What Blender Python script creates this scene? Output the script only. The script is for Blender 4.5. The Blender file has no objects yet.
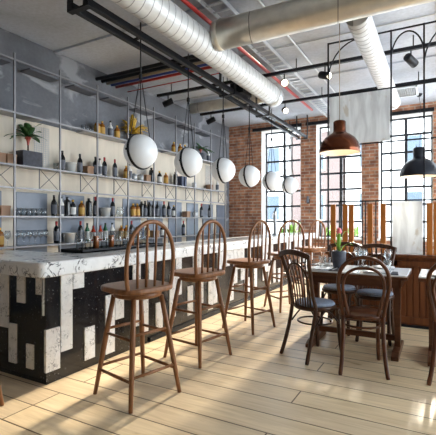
import bpy, bmesh, math, random
from mathutils import Vector, Matrix
random.seed(7)
SC = bpy.context.scene
COL = SC.collection
PI = math.pi
R = math.radians

# ------------------------------------------------------------------ materials
def newmat(name):
    m = bpy.data.materials.new(name); m.use_nodes = True
    nt = m.node_tree
    return m, nt, nt.nodes, nt.links, nt.nodes['Principled BSDF']

def mat(name, col, rough=.5, metal=0., spec=None, noise=0., nscale=8., bump=0., emit=None, estr=0., coat=0., stretch=(1, 1, 1)):
    m, nt, N, L, P = newmat(name)
    P.inputs['Base Color'].default_value = (*col, 1)
    P.inputs['Roughness'].default_value = rough
    P.inputs['Metallic'].default_value = metal
    if spec is not None: P.inputs['Specular IOR Level'].default_value = spec
    if coat: P.inputs['Coat Weight'].default_value = coat; P.inputs['Coat Roughness'].default_value = .15
    if emit: P.inputs['Emission Color'].default_value = (*emit, 1); P.inputs['Emission Strength'].default_value = estr
    if noise or bump:
        tc = N.new('ShaderNodeTexCoord'); mp = N.new('ShaderNodeMapping'); mp.inputs['Scale'].default_value = stretch
        nz = N.new('ShaderNodeTexNoise'); nz.inputs['Scale'].default_value = nscale; nz.inputs['Detail'].default_value = 6
        L.new(tc.outputs['Object'], mp.inputs['Vector']); L.new(mp.outputs[0], nz.inputs['Vector'])
        if noise:
            rp = N.new('ShaderNodeValToRGB')
            rp.color_ramp.elements[0].position = .3; rp.color_ramp.elements[1].position = .7
            rp.color_ramp.elements[0].color = (*[c * (1 - noise) for c in col], 1)
            rp.color_ramp.elements[1].color = (*[min(1, c * (1 + noise)) for c in col], 1)
            L.new(nz.outputs['Fac'], rp.inputs[0]); L.new(rp.outputs[0], P.inputs['Base Color'])
        if bump:
            bp = N.new('ShaderNodeBump'); bp.inputs['Strength'].default_value = bump; bp.inputs['Distance'].default_value = .01
            L.new(nz.outputs['Fac'], bp.inputs['Height']); L.new(bp.outputs[0], P.inputs['Normal'])
    return m

def mixrgb(N, L, fac, a, b, mode='MIX'):
    x = N.new('ShaderNodeMix'); x.data_type = 'RGBA'; x.blend_type = mode
    for s, v in ((0, fac), (6, a), (7, b)):
        if hasattr(v, 'is_linked'): L.new(v, x.inputs[s])
        elif s == 0: x.inputs[0].default_value = v
        else: x.inputs[s].default_value = (*v, 1)
    return x.outputs[2]

def ramp(N, L, src, p0, p1, c0=(0, 0, 0), c1=(1, 1, 1)):
    r = N.new('ShaderNodeValToRGB'); e = r.color_ramp.elements
    e[0].position = p0; e[1].position = p1; e[0].color = (*c0, 1); e[1].color = (*c1, 1)
    L.new(src, r.inputs[0]); return r.outputs[0]

def noise_tex(N, L, vec, scale, detail=5, dist=0.):
    n = N.new('ShaderNodeTexNoise'); n.inputs['Scale'].default_value = scale; n.inputs['Detail'].default_value = detail
    n.inputs['Distortion'].default_value = dist
    L.new(vec, n.inputs['Vector']); return n.outputs['Fac']

def mapped(N, L, scale=(1, 1, 1), rot=(0, 0, 0)):
    tc = N.new('ShaderNodeTexCoord'); mp = N.new('ShaderNodeMapping')
    mp.inputs['Scale'].default_value = scale; mp.inputs['Rotation'].default_value = rot
    L.new(tc.outputs['Object'], mp.inputs['Vector']); return mp.outputs[0]

def wood(name, col, dark=.55, rough=.35, stretch=(12, 12, 1.2), scale=3., spec=.5):
    m, nt, N, L, P = newmat(name)
    v = mapped(N, L, stretch)
    f = noise_tex(N, L, v, scale, 6, .6)
    c = ramp(N, L, f, .3, .72, [x * dark for x in col], col); spec = .3
    L.new(c, P.inputs['Base Color']); P.inputs['Roughness'].default_value = rough
    P.inputs['Specular IOR Level'].default_value = spec
    return m

def marble(name, base, vein, lo, hi, scale, rough, speck=False):
    m, nt, N, L, P = newmat(name)
    v = mapped(N, L)
    if speck:
        f = noise_tex(N, L, v, scale, 3, .2)
        c = ramp(N, L, f, lo, hi, base, vein)
    else:
        f = noise_tex(N, L, v, scale, 7, 1.6)
        g = noise_tex(N, L, v, scale * .6, 3)
        a = N.new('ShaderNodeMath'); a.operation = 'SUBTRACT'; a.inputs[1].default_value = .5; L.new(f, a.inputs[0])
        b = N.new('ShaderNodeMath'); b.operation = 'ABSOLUTE'; L.new(a.outputs[0], b.inputs[0])
        veins = ramp(N, L, b.outputs[0], lo, hi, (1, 1, 1), (0, 0, 0))
        gate = ramp(N, L, g, .5, .6)
        k = N.new('ShaderNodeMath'); k.operation = 'MULTIPLY'; L.new(veins, k.inputs[0]); L.new(gate, k.inputs[1])
        cl = noise_tex(N, L, v, scale * 1.5, 6)
        basec = ramp(N, L, cl, .35, .65, [x * .9 for x in base], base)
        c = mixrgb(N, L, k.outputs[0], basec, vein)
    L.new(c, P.inputs['Base Color']); P.inputs['Roughness'].default_value = rough
    return m

def concrete(name, col, var=.35, scale=1.2, rough=.85, scrape=False):
    m, nt, N, L, P = newmat(name)
    v = mapped(N, L)
    a = noise_tex(N, L, v, scale, 8, .4); b = noise_tex(N, L, v, 25, 4)
    c1 = ramp(N, L, a, .3, .7, [x * (1 - var) for x in col], [min(1, x * (1 + var * .6)) for x in col])
    c2 = ramp(N, L, b, .3, .7, (.85, .85, .85), (1, 1, 1))
    c = mixrgb(N, L, 1., c1, c2, 'MULTIPLY')
    if scrape:
        k = ramp(N, L, noise_tex(N, L, mapped(N, L, (1, .7, 1.6)), 1.9, 9, .8), .57, .64, (0, 0, 0), (.6, .6, .6))
        c = mixrgb(N, L, k, c, (.42, .43, .45))
    L.new(c, P.inputs['Base Color']); P.inputs['Roughness'].default_value = rough
    bp = N.new('ShaderNodeBump'); bp.inputs['Strength'].default_value = .3; bp.inputs['Distance'].default_value = .01
    L.new(a, bp.inputs['Height']); L.new(bp.outputs[0], P.inputs['Normal'])
    return m

def plank_floor():
    m, nt, N, L, P = newmat('floor_planks')
    tc = N.new('ShaderNodeTexCoord')
    br = N.new('ShaderNodeTexBrick')
    br.inputs['Scale'].default_value = 1; br.inputs['Brick Width'].default_value = 2.3; br.inputs['Row Height'].default_value = .21
    br.inputs['Mortar Size'].default_value = .005; br.inputs['Mortar Smooth'].default_value = .1; br.offset = .37; br.offset_frequency = 3
    br.inputs['Color1'].default_value = (.83, .655, .42, 1); br.inputs['Color2'].default_value = (.71, .56, .375, 1)
    br.inputs['Mortar'].default_value = (.13, .075, .035, 1)
    L.new(tc.outputs['Object'], br.inputs['Vector'])
    v = mapped(N, L, (.8, 9, 1))
    f = noise_tex(N, L, v, 2.2, 8, 1.4)
    g = ramp(N, L, f, .3, .7, (.76, .72, .66), (1.0, 1.0, 1.0))
    c = mixrgb(N, L, 1., br.outputs['Color'], g, 'MULTIPLY')
    v2 = mapped(N, L, (1, 2.5, 1)); f2 = noise_tex(N, L, v2, 3.5, 3, .5)
    knots = ramp(N, L, f2, .68, .76)
    c = mixrgb(N, L, knots, c, (.42, .29, .14))
    L.new(c, P.inputs['Base Color'])
    rr = ramp(N, L, f, .2, .8, (.30,) * 3, (.46,) * 3); L.new(rr, P.inputs['Roughness'])
    bp = N.new('ShaderNodeBump'); bp.inputs['Strength'].default_value = .25; bp.inputs['Distance'].default_value = .004
    L.new(br.outputs['Fac'], bp.inputs['Height']); bp.invert = True; L.new(bp.outputs[0], P.inputs['Normal'])
    return m

def brickmat(name):
    m, nt, N, L, P = newmat(name)
    tc = N.new('ShaderNodeTexCoord'); sp = N.new('ShaderNodeSeparateXYZ'); cb = N.new('ShaderNodeCombineXYZ'); ad = N.new('ShaderNodeMath')
    L.new(tc.outputs['Object'], sp.inputs[0])
    L.new(sp.outputs[0], ad.inputs[0]); L.new(sp.outputs[1], ad.inputs[1])
    L.new(ad.outputs[0], cb.inputs[0]); L.new(sp.outputs[2], cb.inputs[1])
    br = N.new('ShaderNodeTexBrick'); br.inputs['Scale'].default_value = 1
    br.inputs['Brick Width'].default_value = .22; br.inputs['Row Height'].default_value = .075; br.inputs['Mortar Size'].default_value = .009
    br.inputs['Color1'].default_value = (.52, .26, .15, 1); br.inputs['Color2'].default_value = (.31, .14, .085, 1); br.inputs['Mortar'].default_value = (.46, .40, .34, 1)
    L.new(cb.outputs[0], br.inputs['Vector'])
    n = noise_tex(N, L, cb.outputs[0], 6, 5)
    g = ramp(N, L, n, .35, .7, (.6, .55, .55), (1.25, 1.2, 1.15))
    c = mixrgb(N, L, 1., br.outputs['Color'], g, 'MULTIPLY')
    L.new(c, P.inputs['Base Color']); P.inputs['Roughness'].default_value = .9
    bp = N.new('ShaderNodeBump'); bp.inputs['Strength'].default_value = .6; bp.inputs['Distance'].default_value = .01; bp.invert = True
    L.new(br.outputs['Fac'], bp.inputs['Height']); L.new(bp.outputs[0], P.inputs['Normal'])
    return m

def duct(name, axis, pitch, col, rough, seam=.09, metal=.6):
    m, nt, N, L, P = newmat(name)
    tc = N.new('ShaderNodeTexCoord'); sp = N.new('ShaderNodeSeparateXYZ'); L.new(tc.outputs['Object'], sp.inputs[0])
    # helical seam: axis coordinate plus a share of the cross coordinate
    o = [sp.outputs[0], sp.outputs[1], sp.outputs[2]]
    ad = N.new('ShaderNodeMath'); ad.operation = 'MULTIPLY_ADD'; ad.inputs[1].default_value = .22
    L.new(o[1 - axis], ad.inputs[0]); L.new(o[axis], ad.inputs[2])
    dv = N.new('ShaderNodeMath'); dv.operation = 'DIVIDE'; dv.inputs[1].default_value = pitch; L.new(ad.outputs[0], dv.inputs[0])
    fr = N.new('ShaderNodeMath'); fr.operation = 'FRACT'; L.new(dv.outputs[0], fr.inputs[0])
    lt = N.new('ShaderNodeMath'); lt.operation = 'LESS_THAN'; lt.inputs[1].default_value = seam; L.new(fr.outputs[0], lt.inputs[0])
    n = noise_tex(N, L, mapped(N, L), 9, 6)
    c = ramp(N, L, n, .3, .7, [x * .82 for x in col], col)
    c = mixrgb(N, L, lt.outputs[0], c, [x * .38 for x in col])
    L.new(c, P.inputs['Base Color']); P.inputs['Roughness'].default_value = rough; P.inputs['Metallic'].default_value = metal
    bp = N.new('ShaderNodeBump'); bp.inputs['Strength'].default_value = .5; bp.inputs['Distance'].default_value = .012
    L.new(lt.outputs[0], bp.inputs['Height']); L.new(bp.outputs[0], P.inputs['Normal'])
    return m

def thinglass(name, tint=(1, 1, 1), refl=1., rough=.02):
    m, nt, N, L, P = newmat(name)
    out = N['Material Output']
    tr = N.new('ShaderNodeBsdfTransparent'); tr.inputs[0].default_value = (*tint, 1)
    gl = N.new('ShaderNodeBsdfGlossy'); gl.inputs['Roughness'].default_value = rough
    fr = N.new('ShaderNodeLayerWeight'); fr.inputs['Blend'].default_value = .5
    pw = N.new('ShaderNodeMath'); pw.operation = 'POWER'; pw.inputs[1].default_value = 3.5; L.new(fr.outputs['Facing'], pw.inputs[0])
    mu = N.new('ShaderNodeMath'); mu.operation = 'MULTIPLY_ADD'; mu.inputs[1].default_value = .55 * refl; mu.inputs[2].default_value = .04 * refl; L.new(pw.outputs[0], mu.inputs[0])
    mx = N.new('ShaderNodeMixShader'); L.new(mu.outputs[0], mx.inputs[0]); L.new(tr.outputs[0], mx.inputs[1]); L.new(gl.outputs[0], mx.inputs[2])
    L.new(mx.outputs[0], out.inputs[0]); N.remove(P)
    return m

M = dict(
    floor=plank_floor(), brick=brickmat('red_brick'),
    wall=concrete('grey_plaster', (.17, .178, .20), .35, 1.1, scrape=True), ceil=concrete('raw_concrete', (.53, .57, .65), .25, .8),
    white=mat('white_plaster', (.78, .77, .75), .8, noise=.06), black=mat('black_metal', (.008, .009, .012), .45, 0., spec=.25),
    winframe=mat('window_steel', (.03, .033, .04), .5, .2), glass=thinglass('window_glass', refl=.6), cglass=thinglass('clear_glass', (.95, .97, .98), 2.6, .06),
    steel=mat('brushed_steel', (.46, .47, .49), .35, .8), rack=mat('grey_painted_steel', (.27, .27, .285), .4, .4),
    cream=wood('cream_plywood', (.74, .665, .555), .82, .6, (3, 3, .5), 2.), bluepanel=mat('blue_grey_panel', (.17, .20, .255), .3, noise=.15, nscale=3),
    wmarble=marble('white_marble', (.88, .88, .87), (.02, .02, .025), .006, .04, 9., .16),
    tmarble=marble('tile_marble', (.80, .79, .77), (.12, .12, .12), .004, .04, 22., .3),
    bmarble=marble('black_marble', (.010, .010, .012), (.30, .29, .27), .66, .74, 55., .12, True),
    stool=wood('stool_wood', (.27, .115, .046), .55, .35), chair=wood('chair_wood', (.075, .032, .016), .5, .3),
    chairb=wood('bentwood_brown', (.125, .044, .019), .5, .28),
    table=wood('table_wood', (.135, .05, .021), .55, .35, (1.5, 10, 10)), tabletop=mat('pale_tabletop', (.74, .76, .79), .22, noise=.04, nscale=5),
    cushion=mat('blue_grey_fabric', (.22, .26, .34), .75, noise=.2, nscale=60), wain=wood('wainscot_wood', (.18, .058, .019), .5, .45, (10, 10, .8)),
    slat=wood('slat_wood', (.58, .20, .04), .6, .4, (12, 12, .8)), panel=None,
    ductw=duct('spiral_duct', 1, .105, (.68, .69, .69), .42, .10, metal=.3), ducth=duct('round_duct', 0, .9, (.66, .62, .54), .32, .012, .75),
    ductd=duct('small_spiral_duct', 1, .10, (.72, .73, .74), .45, .16, metal=.2), red=mat('red_paint', (.42, .025, .02), .4), blue=mat('blue_paint', (.03, .06, .30), .5),
    tan=mat('tan_pipe', (.33, .27, .19), .5), midgrey=mat('grey_paint', (.38, .38, .38), .8, noise=.06), steeldark=mat('dark_steel', (.09, .09, .10), .4, .5), topboard=mat('dark_grey_board', (.10, .105, .125), .5),
    galv=mat('galvanised', (.62, .64, .66), .4, .5),
    globe=mat('opal_glass', (.70, .72, .74), .3, emit=(.93, .97, 1), estr=.06), copper=mat('copper', (.12, .034, .014), .2, .85),
    lampin=mat('cream_enamel', (.85, .80, .70), .5), bulb=mat('bulb', (1, .9, .75), .4, emit=(1, .8, .55), estr=7.), spotlens=mat('spot_lens', (1, .95, .85), .3, emit=(1, .86, .62), estr=5.),
    dblack=mat('lamp_black', (.007, .008, .012), .38, spec=.18), pot=mat('charcoal_pot', (.045, .05, .07), .6, noise=.3, nscale=20, bump=.4), leaf=mat('dark_leaf', (.035, .10, .03), .4),
    leafb=mat('bright_leaf', (.22, .45, .06), .45), stemred=mat('red_stem', (.50, .10, .08), .5), yellow=mat('yellow_leaf', (.58, .36, .03), .5), petal=mat('pink_petal', (.85, .20, .24), .5),
    gdark=mat('dark_bottle_glass', (.012, .014, .016), .08), gamber=mat('amber_spirit', (.26, .09, .012), .1, coat=.3), gclear=thinglass('bottle_glass', (.8, .85, .86), 2.),
    ggreen=mat('green_bottle_glass', (.02, .10, .05), .1), gred=mat('red_liqueur', (.45, .05, .02), .12), capr=mat('red_foil', (.35, .03, .03), .35), capy=mat('yellow_cap', (.75, .45, .05), .4), capk=mat('black_cap', (.02, .02, .02), .4),
    lwhite=mat('white_label', (.72, .71, .68), .6), lyellow=mat('yellow_label', (.52, .30, .06), .6), lgrey=mat('grey_label', (.13, .14, .17), .6),
    brownbox=mat('brown_box', (.33, .19, .11), .6, noise=.2, nscale=6), navy=mat('navy_box', (.04, .055, .11), .5), ceramic=mat('white_ceramic', (.72, .72, .70), .4), juice=mat('orange_juice', (.75, .22, .06), .3),
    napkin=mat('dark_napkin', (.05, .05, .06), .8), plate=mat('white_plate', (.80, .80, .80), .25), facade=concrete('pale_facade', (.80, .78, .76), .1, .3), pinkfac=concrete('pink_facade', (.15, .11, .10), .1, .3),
    darkwin=mat('distant_window', (.075, .10, .13), .35, spec=.2), street=concrete('street', (.8, .8, .8), .15, .5), stone=mat('planter_stone', (.5, .5, .48), .8),
)
def distressed():
    m, nt, N, L, P = newmat('distressed_white_board')
    v = mapped(N, L, (5, 5, .9)); f = noise_tex(N, L, v, 2.6, 9, .5)
    c = ramp(N, L, f, .36, .62, (.66, .67, .68), (.87, .89, .90))
    v2 = mapped(N, L, (2, 2, 1.2)); f2 = noise_tex(N, L, v2, 3.3, 6, .3)
    k = ramp(N, L, f2, .62, .68)
    c = mixrgb(N, L, k, c, (.62, .58, .52))
    L.new(c, P.inputs['Base Color']); P.inputs['Roughness'].default_value = .7
    ts = N.new('ShaderNodeBsdfTranslucent'); L.new(c, ts.inputs[0])
    mx = N.new('ShaderNodeMixShader'); mx.inputs[0].default_value = .5
    L.new(P.outputs[0], mx.inputs[1]); L.new(ts.outputs[0], mx.inputs[2]); L.new(mx.outputs[0], N['Material Output'].inputs[0])
    return m
M['panel'] = distressed()

# ------------------------------------------------------------------ geometry helpers
class G:
    def __init__(s): s.bm = bmesh.new()
    def box(s, c, size, rot=None):
        mt = Matrix.Translation(c)
        if rot is not None: mt = mt @ rot
        mt = mt @ Matrix.Diagonal((*size, 1))
        bmesh.ops.create_cube(s.bm, size=1, matrix=mt); return s
    def b2(s, lo, hi):
        return s.box([(a + b) / 2 for a, b in zip(lo, hi)], [b - a for a, b in zip(lo, hi)])
    def tube(s, pts, r, n=8, caps=True, closed=False):
        pts = [Vector(p) for p in pts]; k = len(pts)
        rs = r if isinstance(r, (list, tuple)) else [r] * k
        tang = []
        for i in range(k):
            a = pts[(i - 1) % k] if (closed or i > 0) else pts[0]
            b = pts[(i + 1) % k] if (closed or i < k - 1) else pts[-1]
            tang.append((b - a).normalized())
        up = Vector((0, 0, 1)) if abs(tang[0].z) < .9 else Vector((1, 0, 0))
        nrm = (up - tang[0] * up.dot(tang[0])).normalized()
        rings = []
        for i in range(k):
            nrm = (nrm - tang[i] * nrm.dot(tang[i])).normalized(); bi = tang[i].cross(nrm)
            rings.append([s.bm.verts.new(pts[i] + (nrm * math.cos(2 * PI * j / n) + bi * math.sin(2 * PI * j / n)) * rs[i]) for j in range(n)])
        for i in range(k if closed else k - 1):
            A, B = rings[i], rings[(i + 1) % k]
            for j in range(n):
                f = s.bm.faces.new((A[j], A[(j + 1) % n], B[(j + 1) % n], B[j])); f.smooth = True
        if caps and not closed:
            s.bm.faces.new(rings[0][::-1]); s.bm.faces.new(rings[-1])
        return s
    def lathe(s, prof, c=(0, 0, 0), n=24, rot=None, sx=1., sy=1.):
        rings = []
        mt = Matrix.Translation(c)
        if rot is not None: mt = mt @ rot
        for (r, z) in prof:
            if r < 1e-5: rings.append([s.bm.verts.new(mt @ Vector((0, 0, z)))])
            else: rings.append([s.bm.verts.new(mt @ Vector((r * sx * math.cos(2 * PI * j / n), r * sy * math.sin(2 * PI * j / n), z))) for j in range(n)])
        for A, B in zip(rings, rings[1:]):
            if len(A) == 1 and len(B) == 1: continue
            for j in range(n):
                if len(A) == 1: vs = (A[0], B[(j + 1) % n], B[j])
                elif len(B) == 1: vs = (A[j], A[(j + 1) % n], B[0])
                else: vs = (A[j], A[(j + 1) % n], B[(j + 1) % n], B[j])
                f = s.bm.faces.new(vs); f.smooth = True
        return s
    def prism(s, pts, z0, z1, fn=lambda p, z: (p[0], p[1], z)):
        a = [s.bm.verts.new(fn(p, z0)) for p in pts]; b = [s.bm.verts.new(fn(p, z1)) for p in pts]; n = len(pts)
        s.bm.faces.new(a[::-1]); s.bm.faces.new(b)
        for i in range(n): s.bm.faces.new((a[i], a[(i + 1) % n], b[(i + 1) % n], b[i]))
        return s
    def strip(s, L, Rr):
        a = [s.bm.verts.new(p) for p in L]; b = [s.bm.verts.new(p) for p in Rr]
        for i in range(len(a) - 1):
            f = s.bm.faces.new((a[i], b[i], b[i + 1], a[i + 1])); f.smooth = True
        return s
    def build(s, name, m, parent=None, loc=(0, 0, 0), bevel=0., solid=0., sub=0):
        bmesh.ops.recalc_face_normals(s.bm, faces=s.bm.faces[:])
        me = bpy.data.meshes.new(name); s.bm.to_mesh(me); s.bm.free()
        me.materials.append(m)
        o = bpy.data.objects.new(name, me); COL.objects.link(o); o.location = loc
        if parent: o.parent = parent
        if solid:
            q = o.modifiers.new('thickness', 'SOLIDIFY'); q.thickness = solid; q.offset = 0
        if bevel:
            q = o.modifiers.new('edge', 'BEVEL'); q.width = bevel; q.segments = 2; q.limit_method = 'ANGLE'
        if sub:
            q = o.modifiers.new('smooth', 'SUBSURF'); q.levels = sub; q.render_levels = sub
        return o

def smooth(pts, n=6, closed=False):
    P = [Vector(p) for p in pts]; out = []; k = len(P)
    for i in range(k if closed else k - 1):
        p0 = P[(i - 1) % k] if (closed or i > 0) else P[0]
        p1 = P[i]; p2 = P[(i + 1) % k]
        p3 = P[(i + 2) % k] if (closed or i < k - 2) else P[-1]
        for j in range(n):
            t = j / n
            out.append(.5 * ((2 * p1) + (-p0 + p2) * t + (2 * p0 - 5 * p1 + 4 * p2 - p3) * t * t + (-p0 + 3 * p1 - 3 * p2 + p3) * t ** 3))
    if not closed: out.append(P[-1])
    return out

def tag(o, label=None, cat=None, group=None, kind=None):
    if label: o['label'] = label
    if cat: o['category'] = cat
    if group: o['group'] = group
    if kind: o['kind'] = kind
    return o
def empty(name, loc=(0, 0, 0), rz=0, label=None, cat=None, group=None, kind=None):
    o = bpy.data.objects.new(name, None); COL.objects.link(o); o.location = loc; o.rotation_euler = (0, 0, rz); o.empty_display_size = .1
    return tag(o, label, cat, group, kind)
def dup(root, loc, rz=0, label=None, cat=None, group=None, parent=None):
    def cp(o, par):
        c = o.copy(); COL.objects.link(c)
        if par: c.parent = par
        for ch in list(o.children): cp(ch, c)
        return c
    r = cp(root, parent); r.location = loc; r.rotation_euler = (0, 0, rz)
    return tag(r, label, cat, group)
def struct(name, g, m, **k): return tag(g.build(name, m, **k), kind='structure')

ORD = 'first second third fourth fifth sixth seventh eighth ninth tenth eleventh twelfth thirteenth fourteenth fifteenth sixteenth seventeenth eighteenth nineteenth twentieth twenty-first twenty-second twenty-third twenty-fourth twenty-fifth twenty-sixth twenty-seventh twenty-eighth twenty-ninth thirtieth thirty-first thirty-second thirty-third thirty-fourth thirty-fifth'.split()

# ------------------------------------------------------------------ setting
XL, XR, Y0, YB, H = -4.75, 3.6, -1.6, 9.14, 3.57
WT = .35
struct('floor', G().b2((XL - .2, Y0, -.1), (XR, YB + WT, 0)), M['floor'])
struct('ceiling', G().b2((XL - .2, Y0, H), (XR, YB + WT, H + .2)), M['ceil'])
struct('wall_left', G().b2((XL - .2, Y0, 0), (XL, YB + WT, H)), M['wall'])
# ceiling beam and pour joints
struct('trim_1', G().b2((XL, 3.80, H - .03), (XR, 3.90, H + .01)), M['ceil'], bevel=.006)
struct('trim_2', G().b2((XL, 6.55, H - .025), (XR, 6.60, H + .01)), M['ceil'], bevel=.006)
struct('trim_3', G().b2((-.02, Y0, H - .02), (.02, YB, H + .01)), M['ceil'])
# brick wall with window openings
WX = [(-3.855, -2.85), (-2.494, -1.486), (-1.15, -.12), (.21, 1.21), (1.57, 2.57)]  # last two openings, out of view, continue the row to add daylight
ZS, ZH = .78, 3.38
g = G()
g.b2((XL, YB, 0), (XR, YB + WT, ZS)); g.b2((XL, YB, ZH), (XR, YB + WT, H))
xs = [XL] + [x for w in WX for x in w] + [XR]
for a, b in zip(xs[::2], xs[1::2]): g.b2((a, YB, ZS), (b, YB + WT, ZH))
struct('wall_back', g, M['brick'])
for i, (a, b) in enumerate(WX):
    w = empty('window_%d' % (i + 1), ((a + b) / 2, YB + WT - .06, ZS), kind='structure')
    hw = (b - a) / 2; hh = ZH - ZS
    f = G(); t = .045
    f.b2((-hw, -.03, 0), (-hw + t, .03, hh)); f.b2((hw - t, -.03, 0), (hw, .03, hh)); f.b2((-hw, -.03, 0), (hw, .03, t)); f.b2((-hw, -.03, hh - t), (hw, .03, hh))
    f.b2((-.03, -.025, 0), (.03, .025, hh))
    for k in range(1, 7): f.b2((-hw, -.02, hh * k / 7 - .023), (hw, .02, hh * k / 7 + .023))
    f.build('window_frame', M['winframe'], w)
    G().b2((-hw, -.004, 0), (hw, .004, hh)).build('window_glass', M['glass'], w)
    # plastered reveals, sill and steel lintel
    rv = G(); d0 = -WT + .07
    rv.b2((-hw - .001, d0, 0), (-hw + .012, -.03, hh)); rv.b2((hw - .012, d0, 0), (hw + .001, -.03, hh)); rv.b2((-hw, d0, hh - .012), (hw, -.03, hh + .001))
    rv.build('window_reveal', M['white'], w)
    G().b2((-hw - .02, d0 - .05, -.03), (hw + .02, -.03, .012)).build('window_sill', M['white'], w)
    G().b2((-hw - .22, d0 - .05, hh + .0), (hw + .02, d0 - .012, hh + .07)).build('window_lintel', M['black'], w)

struct('wall_front', G().b2((XL - .2, Y0 - .2, 0), (XR + .3, Y0, H)), M['midgrey'])  # unseen wall behind the camera, added and greyed to cut fill light
g = G(); ry = [(2.6, 4.7), (4.8, 6.9), (7.0, 9.1)]  # right-wall openings, never in view, added and enlarged to brighten the room
g.b2((XR, Y0, 0), (XR + .3, YB + WT, .15)); g.b2((XR, Y0, 3.5), (XR + .3, YB + WT, H))
ys = [Y0] + [v for r_ in ry for v in r_] + [YB + WT]
for a, b in zip(ys[::2], ys[1::2]): g.b2((XR, a, .15), (XR + .3, b, 3.5))
struct('wall_right', g, M['white'])

# outside
struct('street', G().b2((-30, YB + WT, -.3), (30, 60, -.12)), M['street'])
def building(x0, x1, y, h, m, label):
    b = empty('building', ((x0 + x1) / 2, y, -.12), label=label, cat='building', group='pale buildings across the street')
    w = x1 - x0
    G().b2((-w / 2, 0, 0), (w / 2, 6, h)).build('wall', m, b)
    G().b2((-w / 2 - .2, -.25, h), (w / 2 + .2, 6, h + .3)).build('cornice', M['facade'], b)
    n = int(w / 2.4)
    for r in range(2):
        for c in range(n):
            x = -w / 2 + (c + .5) * w / n; z = 1.2 + r * 3.4
            q = G().b2((x - .55, -.06, z), (x + .55, .05, z + 1.9)).build('window', M['facade'], b)
            G().b2((x - .45, -.08, z + .1), (x + .45, -.05, z + 1.8)).build('pane', M['darkwin'], q)
building(-24, -9.2, 27, 7.7, M['facade'], 'pale building seen through the window nearest the shelves')
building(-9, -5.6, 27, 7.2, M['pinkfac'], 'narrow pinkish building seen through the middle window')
building(-5.4, 8, 27, 7.7, M['facade'], 'pale building seen through the window beyond the black pendant')

# ------------------------------------------------------------------ bar
BX, BY = -2.495, 1.932
bar = empty('bar_cabinet', (0, 0, 0), label='black and white marble tiled bar base under the long white counter', cat='bar')
TOPZ = .783
g = G()
pts = [(BX, BY), (BX, 8.9), (-3.02, 8.9), (-3.02, 2.45), (-4.3, 2.45), (-4.3, BY)]
g.prism(pts, 0, TOPZ); g.build('carcass', M['bmarble'], bar)
t = G()
def ft(y0, y1, z0, z1): t.b2((BX - .01, y0, z0), (BX + .012, y1, z1))
def et(x0, x1, z0, z1): t.b2((x0, BY - .012, z0), (x1, BY + .01, z1))
P = .115
front = {0: [(.09, .40)], 1: [(.205, .783)], 2: [(.66, .783)], 3: [(.07, .33)], 5: [(.05, .55)], 6: [(.32, .57)], 
         8: [(.20, .783)], 9: [(.10, .45)], 10: [(.52, .783)], 11: [(.08, .36)], 13: [(.16, .62)], 14: [(.38, .783)]}
for c, segs in front.items():
    for z0, z1 in segs: ft(BY + .004 + c * P if c else BY - .012, BY + (c + 1) * P - .004, z0, z1)
rnd = random.Random(3)
c = 16
while BY + (c + 1) * P < 8.85:
    k = rnd.random(); y = BY + c * P
    if k < .22: ft(y + .003, y + P - .003, rnd.uniform(.2, .35), TOPZ)
    elif k < .48: ft(y + .003, y + P - .003, .06 + rnd.random() * .1, rnd.uniform(.35, .6))
    elif k < .66: ft(y + .003, y + P - .003, rnd.uniform(.45, .62), TOPZ)
    elif k < .76:
        ft(y + .003, y + P - .003, .1, .34); ft(y + .003, y + P - .003, .6, TOPZ)
    c += 1
et(-2.60, -2.515, .65, .783); et(-2.53, BX - .02, .5, .783)
et(-2.71, -2.63, .09, .27); et(-2.82, -2.73, .57, .783); et(-2.92, -2.83, .10, .40); et(-3.06, -2.93, .36, .783); et(-3.3, -3.18, .06, .5); et(-3.5, -3.4, .4, .783); et(-3.85, -3.7, .1, .6)
t.build('tile_pattern', M['tmarble'], bar)
G().b2((BX - .3, 3.1, 0), (BX + .02, 8.85, .045)).build('plinth', M['black'], bar)
# counter slab: L shaped, soft corner
top = G()
arc = [(-2.44 - .05 + .05 * math.cos(a), 1.845 + .05 + .05 * math.sin(a)) for a in [R(-90 + 15 * i) for i in range(7)]]
top.prism([(-4.35, 1.845)] + arc + [(-2.44, 8.98), (-3.12, 8.98), (-3.12, 2.5), (-4.35, 2.5)], TOPZ, .895)
tag(top.build('bar_counter', M['wmarble'], bevel=.014), 'long white marble bar counter with black veins', 'counter')

# beer tap, tray and glasses on the bar
tp = empty('beer_tap', (-2.85, 7.45, .895), label='slim steel beer tap column at the far end of the bar counter', cat='beer tap')
G().lathe([(0, 0), (.06, 0), (.06, .015), (.035, .03), (.033, .45), (.028, .47), (0, .47)]).build('column', M['steel'], tp)
G().tube(smooth([(0, 0, .40), (.0, -.09, .42), (0, -.13, .40), (0, -.135, .34)]), .012).build('spout', M['steel'], tp)
G().tube([(0, 0, .46), (0, .05, .53)], [.012, .018]).build('handle', M['black'], tp)
tr = tag(G().b2((-.14, -.6, 0), (.14, .6, .012)).b2((-.14, -.6, 0), (-.13, .6, .03)).b2((.13, -.6, 0), (.14, .6, .03)).b2((-.14, -.6, 0), (.14, -.59, .03)).b2((-.14, .59, 0), (.14, .6, .03)).build('serving_tray', M['black'], loc=(-2.95, 3.15, .896)),
         'long black tray of glasses on the bar counter behind the nearest stool', 'tray')

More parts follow.
